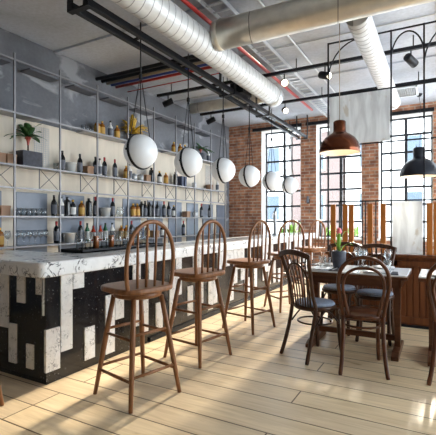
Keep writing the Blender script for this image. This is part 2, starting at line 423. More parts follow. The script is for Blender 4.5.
def tumbler(h=.10, r=.035, fill=None):
    o = empty('tumbler')
    G().lathe([(0, .004), (r * .85, .004), (r * .98, h), (r, h), (r * .88, 0), (0, 0)], n=14).build('glass', M['cglass'], o)
    if fill: G().lathe([(0, .006), (r * .8, .006), (r * .88, h * .75), (0, h * .75)], n=12).build('drink', fill, o)
    return o
def wineglass(s=1.):
    o = empty('wine_glass')
    pr = [(0, 0), (.032, 0), (.03, .003), (.005, .008), (.004, .075), (.012, .085), (.034, .12), (.036, .145), (.028, .19), (.0265, .19), (.034, .145), (.031, .12), (.01, .09), (0, .09)]
    G().lathe([(r * s, z * s) for r, z in pr], n=16).build('glass', M['cglass'], o)
    return o
tum = tumbler(); hib = tumbler(.17, .034); hio = tumbler(.17, .034, M['juice']); wg = wineglass()
used = set()
def place(proto, loc, label, cat, group, rz=0):
    if proto.name not in used:
        used.add(proto.name); proto.location = loc; proto.rotation_euler = (0, 0, rz); tag(proto, label, cat, group); return proto
    return dup(proto, loc, rz, label, cat, group)
for i in range(10):
    o = i in (2, 4, 7)
    place(hio if o else hib, (-2.99, 2.68 + i * .105, .909), ('tall glass with orange contents' if o else 'tall clear empty glass') + ', %s from the left in the row on the black tray' % ORD[i], 'glass', 'glasses on the black tray')

# ------------------------------------------------------------------ back bar
def wallpanel(y0, y1, z0, z1, m, d=.02): return G().b2((XL, y0, z0), (XL + d, y1, z1))
struct('trim_4', wallpanel(1.2, 8.95, 1.56, 2.50, 0), M['cream'])
struct('trim_5', wallpanel(1.2, 8.95, .1, 1.56, 0, .012), M['cream'])
y = 2.555; i = 0
while y < 8.6:
    n = ORD[i]
    tag(G().b2((XL + .012, y, .12), (XL + .03, y + .46, 1.555)).build('wall_panel', M['bluepanel'], bevel=.004),
        'blue-grey glossy panel low behind the shelves, %s from the left' % n, 'panel', 'blue-grey panels behind the bar')
    y += .655; i += 1
# steel shelving
rk = empty('shelving_rack', (0, 0, 0), label='tall grey steel shelving grid along the wall behind the bar', cat='shelves')
UY = [1.69, 2.363, 3.036, 3.70, 4.375, 5.05, 5.735, 6.42, 7.10, 7.78, 8.46]
XF, XBK = -4.5, -4.70
q = .010
for u in UY:
    G().b2((XF - q, u - q, 0), (XF + q, u + q, 3.22)).build('post', M['rack'], rk)
ya, yz = UY[0], UY[-1]
for z in (3.135, 1.585): G().b2((XF - .01, ya, z - .01), (XF + .01, yz, z + .01)).build('rail', M['rack'], rk)
for z, y0 in ((2.505, ya), (1.872, ya), (1.245, ya), (.873, ya)):
    G().b2((XF - .012, y0, z - .020), (XF + .012, yz, z)).build('rail', M['rack'], rk)
for z, y0 in ((1.872, ya), (1.245, ya), (.873, ya)):
    G().b2((XBK, y0, z - .014), (XF - .012, yz, z - .002)).build('shelf', M['rack'], rk)
for z, y0, y1 in ((2.505, 2.05, 3.45), (2.505, 4.15, 5.05), (2.505, 6.2, 8.4)):
    G().b2((XBK, y0, z - .02), (XF - .012, y1, z - .002)).build('shelf', M['rack'], rk)
for y0 in (2.55, 3.25, 3.95, 4.62, 5.3, 6.0, 6.7, 7.4):
    G().b2((XBK, y0, 3.09), (XF - .012, y0 + .45, 3.108)).build('top_board', M['topboard'], rk)
for u in UY[1:]:
    h = G()
    h.tube([(XF - .02, u - .30, 1.60), (XF - .02, u - .02, 1.85)], .004, 5); h.tube([(XF - .02, u - .30, 1.85), (XF - .02, u - .02, 1.60)], .004, 5)
    h.b2((XF - .025, u - .31, 1.59), (XF - .015, u - .30, 1.86))
    h.build('brace_lattice', M['steeldark'], rk)
for y0, z0, z1 in ((3.46, 1.875, 2.45), (5.52, 1.875, 2.45), (7.9, 1.875, 2.45)):
    h = G()
    for k in range(9): h.b2((XBK - .012, y0 + k * .028, z0), (XBK - .008, y0 + k * .028 + .004, z1))
    for k in range(21): h.b2((XBK - .012, y0, z0 + k * .028), (XBK - .008, y0 + .228, z0 + k * .028 + .004))
    h.build('wire_mesh', M['steel'], rk)

def bottle(kind):
    o = empty('bottle')
    if kind == 'wine': pr, bm_, cp, lb = [(0, 0), (.037, 0), (.038, .01), (.038, .19), (.030, .215), (.015, .24), (.0145, .30), (0, .30)], 'gdark', 'capr', 'lgrey'
    elif kind == 'darkwine': pr, bm_, cp, lb = [(0, 0), (.037, 0), (.038, .01), (.038, .18), (.030, .205), (.015, .23), (.0145, .285), (0, .285)], 'gdark', 'capk', 'lgrey'
    elif kind == 'amber': pr, bm_, cp, lb = [(0, 0), (.045, 0), (.046, .01), (.046, .15), (.036, .175), (.016, .19), (.015, .225), (0, .225)], 'gamber', 'capy', 'lyellow'
    elif kind == 'whitelabel': pr, bm_, cp, lb = [(0, 0), (.043, 0), (.044, .01), (.044, .15), (.034, .175), (.015, .195), (.015, .235), (0, .235)], 'gdark', 'capy', 'lwhite'
    elif kind == 'green': pr, bm_, cp, lb = [(0, 0), (.034, 0), (.035, .01), (.035, .17), (.014, .22), (.013, .27), (0, .27)], 'ggreen', 'capk', 'lwhite'
    elif kind == 'red': pr, bm_, cp, lb = [(0, 0), (.034, 0), (.035, .01), (.035, .15), (.014, .19), (.013, .23), (0, .23)], 'gred', 'capr', 'lwhite'
    elif kind == 'clear': pr, bm_, cp, lb = [(0, 0), (.036, 0), (.037, .01), (.037, .17), (.015, .21), (.014, .27), (0, .27)], 'ceramic', 'capk', 'lgrey'
    elif kind == 'black': pr, bm_, cp, lb = [(0, 0), (.044, 0), (.045, .01), (.045, .20), (.040, .225), (.018, .235), (.018, .27), (0, .27)], 'gdark', 'capk', 'gdark'
    n = 14
    G().lathe(pr, n=n).build('body', M[bm_], o)
    r = pr[2][0]; zt = pr[-1][1]; rn = pr[-2][0]
    zb = pr[3][1]
    G().lathe([(r + .0008, zb * .18), (r + .0012, zb * .2), (r + .0012, zb * .85), (r + .0008, zb * .87)], n=n).build('label', M[lb], o)
    G().lathe([(rn + .001, zt - .055 if kind == 'wine' else zt - .025), (rn + .002, zt + .002), (0, zt + .003)], n=10).build('cap', M[cp], o)
    return o
DESC = dict(wine='dark wine bottle with red foil neck', darkwine='dark bottle with grey label and black cap', amber='squat amber spirit bottle with yellow cap', whitelabel='dark squat bottle with white label',
            green='green glass bottle', red='red liqueur bottle', clear='white bottle with black cap', black='broad black bottle')
proto = {}
def put(kind, y, z, n, shelf, x=-4.61):
    grp = 'things on the ' + shelf
    lab = lambda d: '%s, %s along the %s from the left' % (d, ORD[n], shelf)
    if kind in DESC:
        if kind not in proto: proto[kind] = bottle(kind)
        return place(proto[kind], (x, y, z), lab(DESC[kind]), 'bottle', grp)
    if kind == 'tumbler': return place(tum, (x, y, z), lab('small clear tumbler'), 'glass', grp)
    if kind == 'stem': return place(wg, (x, y, z), lab('clear stemmed wine glass'), 'glass', grp)
    if kind == 'bucket':
        o = empty('ice_bucket', (x, y, z), label=lab('pale tapered ice bucket'), cat='ice bucket', group=grp)
        G().lathe([(0, 0), (.065, 0), (.082, .13), (.086, .13), (.086, .138), (.078, .138), (.062, .01), (0, .01)]).build('body', M['ceramic'], o)
        G().tube(smooth([(0, -.085, .12), (0, -.1, .09), (0, -.075, .06)]), .006, 6).build('handle', M['steel'], o); return o
    if kind in ('brownbox', 'navybox'):
        o = empty('box', (x, y, z), label=lab(('low brown' if kind == 'brownbox' else 'tall navy') + ' box with lid'), cat='box', group=grp)
        w, h = (.12, .12) if kind == 'brownbox' else (.07, .20); m = M['brownbox' if kind == 'brownbox' else 'navy']
        G().b2((-.06, -w / 2, 0), (.06, w / 2, h)).build('body', m, o, bevel=.003); G().b2((-.063, -w / 2 - .003, h * .8), (.063, w / 2 + .003, h + .003)).build('lid', m, o, bevel=.002); return o
    if kind == 'canister':
        o = empty('canister', (x, y, z), label=lab('pale metal canister with lid'), cat='canister', group=grp)
        G().lathe([(0, 0), (.05, 0), (.05, .10), (0, .10)]).build('body', M['galv'], o); G().lathe([(.053, .095), (.053, .112), (.012, .115), (.012, .13), (0, .13)]).build('lid', M['steel'], o); return o
    if kind == 'jug':
        o = empty('jug', (x, y, z), label=lab('round glass jug'), cat='jug', group=grp)
        G().lathe([(0, 0), (.05, 0), (.065, .06), (.055, .11), (.04, .14), (.045, .16), (.043, .16), (.037, .14), (.05, .11), (.06, .06), (0, .005)]).build('body', M['cglass'], o)
        G().tube(smooth([(0, .045, .15), (0, .09, .12), (0, .06, .05)]), .006, 6).build('handle', M['cglass'], o); return o
def row(items, z, shelf):
    for n, (k, y) in enumerate(sorted(items, key=lambda a: a[1])): put(k, y, z, n, shelf)
row([('tumbler', 4.21), ('tumbler', 4.29), ('tumbler', 4.37), ('amber', 4.48), ('amber', 4.58), ('clear', 4.76), ('amber', 4.91), ('amber', 6.50), ('amber', 6.72), ('whitelabel', 6.9), ('clear', 7.85)], 2.505, 'top shelf')
row([('brownbox', 2.90), ('brownbox', 3.04), ('tumbler', 3.72), ('darkwine', 3.83), ('bucket', 3.97), ('darkwine', 4.14), ('brownbox', 4.29), ('darkwine', 4.44), ('clear', 4.53), ('wine', 4.63), ('wine', 4.86),
     ('amber', 5.13), ('clear', 5.22), ('canister', 5.33), ('canister', 5.50), ('brownbox', 5.65), ('black', 5.80), ('whitelabel', 6.04), ('amber', 6.24), ('black', 6.56), ('navybox', 6.73), ('navybox', 6.84), ('canister', 7.25), ('brownbox', 7.9), ('clear', 8.27)], 1.873, 'middle shelf')
row([('brownbox', 2.82), ('brownbox', 2.96)] + [('tumbler', 3.16 + i * .075) for i in range(6)] + [('darkwine', 3.69), ('clear', 3.81), ('black', 3.91), ('whitelabel', 4.01), ('amber', 4.17), ('black', 4.31), ('wine', 4.44), ('bucket', 4.65), ('wine', 4.81),
     ('jug', 4.98), ('amber', 5.30), ('amber', 5.41), ('black', 5.52), ('darkwine', 5.62), ('black', 5.74), ('darkwine', 5.85), ('darkwine', 5.97), ('wine', 6.18), ('darkwine', 6.33), ('whitelabel', 6.5), ('brownbox', 6.95), ('canister', 7.3), ('wine', 7.55), ('darkwine', 7.9)], 1.246, 'lower shelf')
row([('amber', 2.92), ('stem', 3.02)] + [('stem', 3.15 + i * .082) for i in range(6)] + [('wine', 3.73), ('bucket', 3.95), ('wine', 4.15), ('green', 4.28), ('red', 4.40), ('red', 4.545), ('green', 4.65), ('clear', 4.8), ('amber', 5.01), ('amber', 5.13), ('wine', 5.26),
     ('navybox', 5.49), ('amber', 5.68), ('brownbox', 5.9), ('whitelabel', 6.13), ('wine', 6.84)], .874, 'bottom shelf')

# plants on the shelves
def leafy(name, loc, label, pot, n, ln, m, spread=1., w=.03, stem=None, up=.6, seed=1):
    rn = random.Random(seed)
    o = empty(name, loc, label=label, cat='plant')
    if pot == 'box': 
        G().b2((-.08, -.14, 0), (.10, .14, .19)).build('pot', M['pot'], o, bevel=.004); z0 = .19
    elif pot == 'round':
        G().lathe([(0, 0), (.055, 0), (.08, .14), (.072, .14), (.05, .02), (0, .02)]).build('pot', M['pot'], o); z0 = .12
    elif pot == 'planter':
        G().b2((-.42, -.14, 0), (.42, .14, .3)).build('planter', M['stone'], o, bevel=.01); z0 = .3
    zc = z0
    if stem:
        G().tube([(0, 0, z0 - .02), (0, 0, z0 + stem * .6), (0, 0, z0 + stem)], [.010, .009, .012]).build('stem', M['chair'], o)
        for k in range(5):
            a = 2 * PI * k / 5; s_ = stem
        G().lathe([(.012, z0 + stem * .5), (.02, z0 + stem * .8), (.045, z0 + stem * 1.15), (.03, z0 + stem * 1.05), (.0, z0 + stem * .9)], n=7).build('leaf_base', M['stemred'], o)
        zc = z0 + stem
    g = G()
    for k in range(n):
        a = 2 * PI * (k + rn.random() * .5) / n; el = up * rn.uniform(.3, 1.2); L_ = ln * rn.uniform(.7, 1.1)
        bx = rn.uniform(-.36, .36) if pot == 'planter' else 0; by = rn.uniform(-.1, .1) if pot == 'planter' else 0
        A, B = [], []
        for s_ in range(7):
            t_ = s_ / 6; r_ = L_ * t_ * math.cos(el) * spread; z_ = zc + L_ * (t_ * math.sin(el) * 1.3 - .55 * t_ * t_)
            ww = w * math.sin(PI * min(1, t_ * .92 + .06)) ** .7
            cx, cy = bx + r_ * math.cos(a), by + r_ * math.sin(a)
            x0_, x1_ = cx - ww * math.sin(a), cx + ww * math.sin(a)
            if pot != 'planter': x0_, x1_ = max(x0_, -.14 + .01 * s_ / 6), max(x1_, -.13)
            A.append((x0_, cy + ww * math.cos(a), z_)); B.append((x1_, cy - ww * math.cos(a), z_ + .004))
        g.strip(A, B)
    g.build('leaves', m, o, solid=.002)
    return o
leafy('potted_plant', (-4.60, 3.29, 1.873), 'dark green potted plant in a square charcoal pot on the middle shelf', 'box', 14, .36, M['leaf'], .85, .042, .17, 1.0, 4)
leafy('potted_plant', (-4.60, 5.27, 2.506), 'yellow leafed bushy potted plant on the top shelf', 'round', 46, .46, M['yellow'], .75, .032, None, 1.3, 6)
leafy('potted_plant', (-4.60, 7.5, 2.506), 'spiky green potted plant on the top shelf beyond the second globe', 'round', 14, .36, M['leaf'], 1., .03, .10, .9, 9)
leafy('window_plant', (-3.2, 9.75, .5), 'green bushy planter outside the window nearest the shelves', 'planter', 60, .42, M['leafb'], .5, .03, None, 1.3, 11)
leafy('window_plant', (-2.05, 9.75, .5), 'green planter outside the middle window', 'planter', 44, .34, M['leafb'], .5, .03, None, 1.3, 12)
for x in (-3.2, -2.05):
    tag(G().b2((x - .46, 9.6, -.12), (x + .46, 9.9, .5)).build('plinth', M['stone']), 'pale plinth carrying the green planter outside the ' + ('window nearest the shelves' if x < -3 else 'middle window'), 'plinth')

# ------------------------------------------------------------------ stools
def make_stool():
    o = empty('bar_stool')
    m = M['stool']
    sh = []
    for k in range(32):
        a = 2 * PI * k / 32; c, s_ = math.cos(a), math.sin(a)
        e = 2 / 3.6
        sh.append((.205 * math.copysign(abs(c) ** e, c) - .005, .215 * math.copysign(abs(s_) ** e, s_)))
    G().prism(sh, .715, .752).build('seat', m, o, bevel=.012)
    G().lathe([(0, .672), (.15, .672), (.165, .68), (.165, .715), (0, .715)], n=28).build('swivel_ring', m, o)
    tops = {}
    for sx in (-1, 1):
        for sy in (-1, 1):
            a, b = Vector((.115 * sx, .115 * sy, .68)), Vector((.205 * sx, .205 * sy, 0))
            tops[sx, sy] = (a, b)
            G().tube([a, a.lerp(b, .35), b.lerp(a, .25), b], [.016, .0195, .017, .0135], 10).build('leg', m, o)
    def at(k, z):
        a, b = tops[k]; return a.lerp(b, (a.z - z) / (a.z - b.z))
    for z0, dz in ((.17, .025), (.42, .03)):
        for p, q_, z in (((-1, -1), (1, -1), z0), ((-1, 1), (1, 1), z0), ((-1, -1), (-1, 1), z0 + dz), ((1, -1), (1, 1), z0 + dz)):
            a, b = at(p, z), at(q_, z)
            G().tube([a, a.lerp(b, .5), b], [.009, .0115, .009], 8).build('stretcher', m, o)
    # hoop back, on +X side, leaning outwards
    lean = lambda z: .140 + .05 * (z - .74)
    hp = [(lean(.74), -.178, .74), (lean(.85), -.194, .85), (lean(1.0), -.188, 1.0), (lean(1.10), -.148, 1.10), (lean(1.165), -.078, 1.165), (lean(1.185), 0, 1.185)]
    hp += [(x, -y_, z) for x, y_, z in hp[-2::-1]]
    G().tube(smooth(hp, 6), .0145, 10).build('back_hoop', m, o)
    for f in (-.6, -.2, .2, .6):
        yb = f * .155 * 1.15; zt = 1.18 - .115 * (abs(f) ** 2.2) ; yt = f * .19
        G().tube([(lean(.74), yb, .74), (lean(.95), (yb + yt) / 2, .95), (lean(zt), yt, zt)], [.0085, .0095, .007], 8).build('spindle', m, o)
    return o
st = make_stool()
for k, (x, y, rz, lab) in enumerate([(-1.83, 2.15, -13, 'brown wooden hoop-back bar stool nearest the end of the bar, seen whole'), (-1.86, 2.99, -10, 'second brown hoop-back bar stool along the bar front'),
                                     (-1.86, 4.06, -12, 'third brown hoop-back bar stool, in front of the brick pier by the shelves'), (-1.83, 5.17, -38, 'fourth brown hoop-back bar stool, behind the spindle-back dining chair'),
                                     (-1.85, 6.42, -25, 'farthest brown hoop-back bar stool, near the brick wall'), (-2.675, 1.375, 90, 'bar stool cut by the left edge, only a leg in view')]):
    place(st, (x, y, 0), lab, 'stool', 'hoop-back bar stools', R(rz))

# ------------------------------------------------------------------ dining chairs and tables
def round_seat(o, m, cushion):
    G().lathe([(0, .415), (.172, .415), (.184, .425), (.184, .445), (.175, .452), (0, .452)], n=32, sy=1.0).build('seat', m, o)
    if cushion: G().lathe([(0, .452), (.168, .452), (.174, .462), (.163, .476), (.10, .482), (0, .483)], n=32).build('cushion', M['cushion'], o)
def hoop_chair():
    o = empty('dining_chair'); m = M['chairb']
    round_seat(o, m, False)
    for s in (-1, 1):
        G().tube(smooth([(.15 * s, -.125, .44), (.148 * s, -.15, .3), (.158 * s, -.20, .12), (.172 * s, -.245, 0)]), [.016] * 18 + [.013], 10).build('leg', m, o)
        G().tube(smooth([(.14 * s, .125, .425), (.138 * s, .14, .3), (.142 * s, .165, .12), (.15 * s, .19, 0)]), [.016] * 18 + [.012], 10).build('leg', m, o)
    hp = [(-.15, -.125, .44), (-.170, -.165, .58), (-.185, -.195, .70), (-.168, -.22, .81), (-.10, -.235, .885), (0, -.24, .91)]
    hp += [(-x, y, z) for x, y, z in hp[-2::-1]]
    G().tube(smooth(hp), .0155, 10).build('back_hoop', m, o)
    hp = [(-.108, -.145, .45), (-.132, -.172, .56), (-.152, -.195, .68), (-.132, -.212, .765), (-.075, -.226, .815), (0, -.229, .828)]
    hp += [(-x, y, z) for x, y, z in hp[-2::-1]]
    G().tube(smooth(hp), .012, 8).build('inner_hoop', m, o)
    G().tube([(.145 * math.cos(2 * PI * k / 28), .145 * math.sin(2 * PI * k / 28), .35) for k in range(28)], .0095, 8, closed=True).build('brace_ring', m, o)
    return o
def fan_chair():
    o = empty('dining_chair'); m = M['chair']
    round_seat(o, m, True)
    for s in (-1, 1):
        G().tube(smooth([(.15 * s, -.13, .44), (.148 * s, -.16, .3), (.155 * s, -.21, .12), (.165 * s, -.25, 0)]), [.017] * 18 + [.013], 10).build('leg', m, o)
        G().tube(smooth([(.14 * s, .13, .425), (.138 * s, .145, .3), (.142 * s, .165, .12), (.15 * s, .185, 0)]), [.017] * 18 + [.012], 10).build('leg', m, o)
        G().tube(smooth([(.15 * s, -.13, .44), (.138 * s, -.155, .55), (.145 * s, -.185, .70), (.165 * s, -.225, .83), (.178 * s, -.245, .90)]), .0165, 10).build('back_post', m, o)
        G().tube(smooth([(.15 * s, -.14, .29), (.14 * s, -.06, .37), (.13 * s, 0, .405), (.14 * s, .07, .37), (.15 * s, .14, .29)]), .008, 6).build('knee_bracket', m, o)
    cr = smooth([(-.192, -.244, .885), (-.10, -.262, .912), (0, -.27, .922), (.10, -.262, .912), (.192, -.244, .885)], 6)
    g = G()
    for a, b in zip(cr, cr[1:]):
        mid = (a + b) / 2; d = b - a
        g.box(mid, (d.length + .006, .02, .045), Matrix.Rotation(math.atan2(d.y, d.x), 4, 'Z'))
    g.build('crest_rail', m, o, bevel=.004)
    for k in range(7):
        f = (k - 3) / 3
        G().tube(smooth([(f * .09, -.165, .45), (f * .10, -.185, .62), (f * .12, -.225, .79), (f * .152, -.252, .895)], 4), .0065, 6).build('spindle', m, o)
    hp = [(-.115, -.16, .46), (-.12, -.187, .62), (-.115, -.212, .73), (-.07, -.23, .80), (0, -.236, .825)]
    hp += [(-x, y, z) for x, y, z in hp[-2::-1]]
    G().tube(smooth(hp), .009, 8).build('inner_hoop', m, o)
    G().tube([(.15 * math.cos(2 * PI * k / 28), .15 * math.sin(2 * PI * k / 28), .30) for k in range(28)], .008, 8, closed=True).build('brace_ring', m, o)
    return o
hc, fc = hoop_chair(), fan_chair()
place(fc, (-.975, 3.535, 0), 'dark spindle-back chair with blue-grey cushion at the near left table corner', 'chair', 'dining chairs', R(-30.5))
place(hc, (-.56, 3.43, 0), 'brown double-hoop bentwood chair with wooden seat at the near table side', 'chair', 'dining chairs', R(13))
place(fc, (-.96, 4.45, 0), 'dark spindle-back chair behind the table, beyond the tulip pot', 'chair', 'dining chairs', R(176))
place(fc, (-.575, 4.29, 0), 'dark spindle-back chair behind the right half of the table, before the panelling', 'chair', 'dining chairs', R(183))
place(hc, (.14, 3.48, 0), 'brown bentwood chair cut by the right edge, in front of the second table', 'chair', 'dining chairs', R(-10))

def make_table():
    o = empty('dining_table'); m = M['table']
    w, d, h = .86, .60, .73
    G().b2((-w / 2, -d / 2, h - .012), (w / 2, d / 2, h)).build('tabletop', M['tabletop'], o, bevel=.002)
    G().b2((-w / 2 - .004, -d / 2 - .004, h - .04), (w / 2 + .004, d / 2 + .004, h - .0125)).build('edge_board', m, o, bevel=.003)
    g = G(); a = .05
    g.b2((-w / 2 + a, -d / 2 + a, h - .115), (w / 2 - a, -d / 2 + a + .02, h - .04)); g.b2((-w / 2 + a, d / 2 - a - .02, h - .115), (w / 2 - a, d / 2 - a, h - .04))
    g.b2((-w / 2 + a, -d / 2 + a, h - .115), (-w / 2 + a + .02, d / 2 - a, h - .04)); g.b2((w / 2 - a - .02, -d / 2 + a, h - .115), (w / 2 - a, d / 2 - a, h - .04))
    g.build('apron', m, o)
    for s in (-1, 1):
        x = -w / 2 + .025 if s < 0 else w / 2 - .095
        G().b2((x - .025, -.04, .05), (x + .025, .04, h - .04)).b2((x - .022, -.24, h - .09), (x + .022, .24, h - .041)).build('leg', m, o, bevel=.004)
        G().prism([(-.28, 0), (-.28, .035), (-.2, .06), (.2, .06), (.28, .035), (.28, 0)], x - .03, x + .03, lambda p, z: (z, p[0], p[1])).build('foot', m, o, bevel=.004)
    G().b2((-w / 2 + .06, -.02, .10), (w / 2 - .12, .02, .15)).build('stretcher', m, o, bevel=.003)
    return o
T1 = (-.67, 3.96); T2 = (.275, 3.97)
tb = make_table()
place(tb, (*T1, 0), 'pale-topped wooden dining table with a tulip pot, set for four', 'table', 'dining tables')
place(tb, (*T2, 0), 'pale-topped wooden dining table cut by the right edge', 'table', 'dining tables', PI)
Z = .7305
# table setting
v = empty('tulip_pot', (-.85, 3.93, Z), label='dark round pot with a pink tulip on the dining table', cat='flower pot')
G().lathe([(0, 0), (.052, 0), (.064, .08), (.068, .165), (.062, .17), (.057, .16), (.05, .02), (0, .02)]).build('pot', M['pot'], v)
G().tube(smooth([(0, 0, .02), (.01, 0, .2), (.0, .0, .335)]), .0045, 6).build('stem', M['leafb'], v)
G().lathe([(0, .32), (.018, .325), (.026, .35), (.022, .375), (.012, .39), (.014, .375), (0, .345)], n=10).build('blossom', M['petal'], v)
for k, (a, L_, zz) in enumerate(((.4, .10, .24), (2.0, .09, .2), (3.6, .12, .17), (5.0, .08, .22), (-.2, .14, .12))):
    A, B = [], []
    for s_ in range(7):
        t_ = s_ / 6; w = .014 * math.sin(PI * (.1 + .88 * t_)); r_ = L_ * t_ ** 1.5; z_ = .12 + zz * math.sin(t_ * 2.0)
        A.append((r_ * math.cos(a) - w * math.sin(a), r_ * math.sin(a) + w * math.cos(a), z_)); B.append((r_ * math.cos(a) + w * math.sin(a), r_ * math.sin(a) - w * math.cos(a), z_))
    G().strip(A, B).build('leaf', M['leafb'], v, solid=.002)
def plate():
    o = empty('plate'); G().lathe([(0, 0), (.06, 0), (.105, .014), (.104, .017), (.058, .005), (0, .005)], n=28).build('dish', M['plate'], o)
    return o
def napkin():
    o = empty('napkin'); G().b2((-.05, -.09, 0), (.05, .09, .008)).build('cloth', M['napkin'], o, bevel=.003); return o
def fork(): 
    o = empty('fork')
    g = G(); g.b2((-.004, -.09, 0), (.004, .04, .003)); g.b2((-.011, .04, 0), (.011, .06, .003))
    for k in (-1, -.33, .33, 1): g.b2((k * .0095 - .0015, .06, 0), (k * .0095 + .0015, .095, .003))
    g.build('metal', M['steel'], o); return o
def knife():
    o = empty('knife'); G().b2((-.006, -.09, 0), (.006, .0, .005)).build('handle', M['steel'], o); G().prism([(-.005, 0), (.007, 0), (.008, .09), (-.002, .11)], .001, .003).build('blade', M['steel'], o); return o
pl, nk, fk, kn = plate(), napkin(), fork(), knife()
seats = [(-1.0, 3.77, 0, 'by the near left chair'), (-.52, 3.77, 0, 'by the double-hoop chair'), (-.97, 4.15, 180, 'by the far left chair behind the tulip pot'), (-.50, 4.15, 180, 'by the far right chair'), (.0, 3.8, 0, 'on the second table, near side')]
for i, (x, y, rz, w) in enumerate(seats):
    place(pl, (x + .02, y, Z), 'white plate ' + w, 'plate', 'table settings')
    s = 1 if rz == 0 else -1
    place(nk, (x + .155 * s if i else x + .15, y, Z), 'dark folded napkin ' + w, 'napkin', 'table settings', R(6))
    place(fk, (x - .115 * s, y, Z), 'steel fork ' + w, 'cutlery', 'table settings', R(rz))
    place(kn, (x + .145 * s, y, Z + .0085), 'steel knife on the dark napkin ' + w, 'cutlery', 'table settings', R(rz))
for i, (x, y, w) in enumerate([(-.66, 4.06, 'standing near the middle of the table'), (-.43, 4.06, 'at the far right corner of the table'), (-.62, 3.90, 'right of the tulip pot'), (-.72, 4.20, 'at the far edge of the table'), (.12, 4.05, 'on the second table')]):
    place(wg, (x, y, Z), 'stemmed wine glass ' + w, 'glass', 'glasses on the tables')
for i, (x, y, w) in enumerate([(-.97, 3.96, 'left of the tulip pot'), (-1.03, 4.02, 'at the left end of the table'), (-.42, 3.93, 'at the right end of the table')]):
    place(tum, (x, y, Z), 'clear tumbler ' + w, 'glass', 'glasses on the tables')

# ------------------------------------------------------------------ partition (trellis, slats, wainscot)
YT = 4.93
ws = empty('wainscot', (0, YT, 0), label='dark brown panelled low wooden partition behind the tables', cat='partition')
G().b2((-1.2, .0, .02), (1.6, .06, .78)).build('body', M['wain'], ws)
x = -1.2; i = 0
while x < 1.5:
    for dx in (.0, .09): 
        pass
    g = G(); w = .62
    g.b2((x + .02, -.018, .06), (x + .09, .0, .74)); g.b2((x + w - .05, -.018, .06), (x + w + .0, .0, .74)); g.b2((x + .02, -.018, .68), (x + w, 0, .74)); g.b2((x + .02, -.018, .05), (x + w, 0, .12))
    k = x + .115
    while k < x + w - .07: g.b2((k, -.011, .12), (k + .052, 0, .68)); k += .064
    g.build('panel', M['wain'], ws, bevel=.003)
    x += .70
G().b2((-1.22, -.05, .78), (1.6, .08, .81)).build('cap', M['wain'], ws, bevel=.004)
G().b2((-1.2, -.01, 0), (1.6, .05, .03)).build('kick', M['black'], ws)
tl = empty('trellis_screen', (0, YT + .015, .81), label='black steel arched trellis screen standing on the low wooden partition', cat='screen')
UX = [-1.198, -.487, -.153, .558, .892, 1.5]; zt = 3.36 - .81
for x in UX: G().b2((x - .009, -.009, 0), (x + .009, .009, zt)).build('upright', M['black'], tl)
for z in (zt - .01, 2.09 - .81, 1.416 - .81, 2.70 - .81):
    G().b2((UX[0], -.008, z - .008), (UX[-1], .008, z + .008)).build('crossbar', M['black'], tl)
def arch(x0, x1, zs, zp, half=False):
    n = 18; c = (x0 + x1) / 2; a = (x1 - x0) / 2; p = []
    for k in range(n + 1):
        th = PI - PI * k / n
        if half and th < PI / 2 - .001: break
        p.append((c + a * math.cos(th), 0, zs + (zp - zs) * math.sin(th)))
    G().tube(p, .009, 8).build('arch', M['black'], tl)
arch(UX[0], UX[1], 2.90 - .81, zt - .02, True); arch(UX[1], UX[2], 3.02 - .81, zt - .05); arch(UX[2], UX[3], 2.90 - .81, zt - .02)
for x in (-1.065, -.80, -.765, -.65):
    G().b2((x - .006, -.006, 0), (x + .006, .006, 1.416 - .81)).build('thin_bar', M['black'], tl)
tag(G().b2((-1.18, -.012, 2.105), (-.50, .012, 2.69)).build('hanging_board', M['panel'], loc=(0, YT + .015, 0)), 'distressed white board hung high in the trellis behind the copper pendant', 'board')
tag(G().b2((-.474, -.012, .815), (-.166, .012, 1.405)).build('hanging_board', M['panel'], loc=(0, YT + .015, 0)), 'distressed white board set low in the trellis above the wooden partition', 'board')
for i, x in enumerate((-1.1375, -.9954, -.926, -.7124, -.5716, -.10, -.03)):
    tag(G().b2((-.029, -.018, 0), (.029, .018, .57)).build('wooden_slat', M['slat'], loc=(x, YT - .012 + .03, .812), bevel=.003), 'upright orange-brown wooden slat on the partition, %s from the bar side' % ORD[i], 'slat', 'wooden slats along the partition')

# ------------------------------------------------------------------ ceiling services
def ydir(x, y0, y1, z, r, n=28): return G().tube([(x, y0 + (y1 - y0) * k / 12, z) for k in range(13)], r, n)
dA = empty('ventilation_duct', (0, 0, 0), label='fat white spiral duct running lengthwise above the bar stools', cat='duct')
ydir(-2.33, 0.0, 6.05, 3.165, .15).build('spiral_pipe', M['ductw'], dA)
G().tube([(-2.33, 5.92, 3.165), (-2.33, 6.07, 3.165)], .158, 28).build('end_collar', M['galv'], dA)
for y in (1.2, 4.9):
    G().tube([(-2.40, y, 3.28), (-2.40, y, H)], .006, 6).build('hanger', M['galv'], dA)
dB = empty('ventilation_duct', (0, 0, 0), label='broad beige metal duct crossing the room under the ceiling', cat='duct')
G().tube([(-2.175 + k * .45, 3.9, 3.245) for k in range(13)], .157, 32).build('pipe', M['ducth'], dB)
G().tube([(-2.175, 3.9, 3.245), (-2.11, 3.9, 3.245)], .163, 32).build('tee_collar', M['ducth'], dB)
for x in (-1.0, .8):
    G().tube([(x, 3.9, 3.39), (x, 3.9, H)], .006, 6).build('hanger', M['galv'], dB)
dC = empty('ventilation_duct', (0, 0, 0), label='thin beige round duct crossing behind the lamp gantry', cat='duct')
G().tube([(-4.35 + k * .36, 6.75, 3.42) for k in range(6)], .10, 24).build('pipe', M['ducth'], dC)
G().tube([(-2.6, 6.75, 3.42), (-2.53, 6.75, 3.42)], .108, 24).build('end_collar', M['ducth'], dC)
dD = empty('ventilation_duct', (0, 0, 0), label='slim white spiral duct passing over the trellis towards the windows', cat='duct')
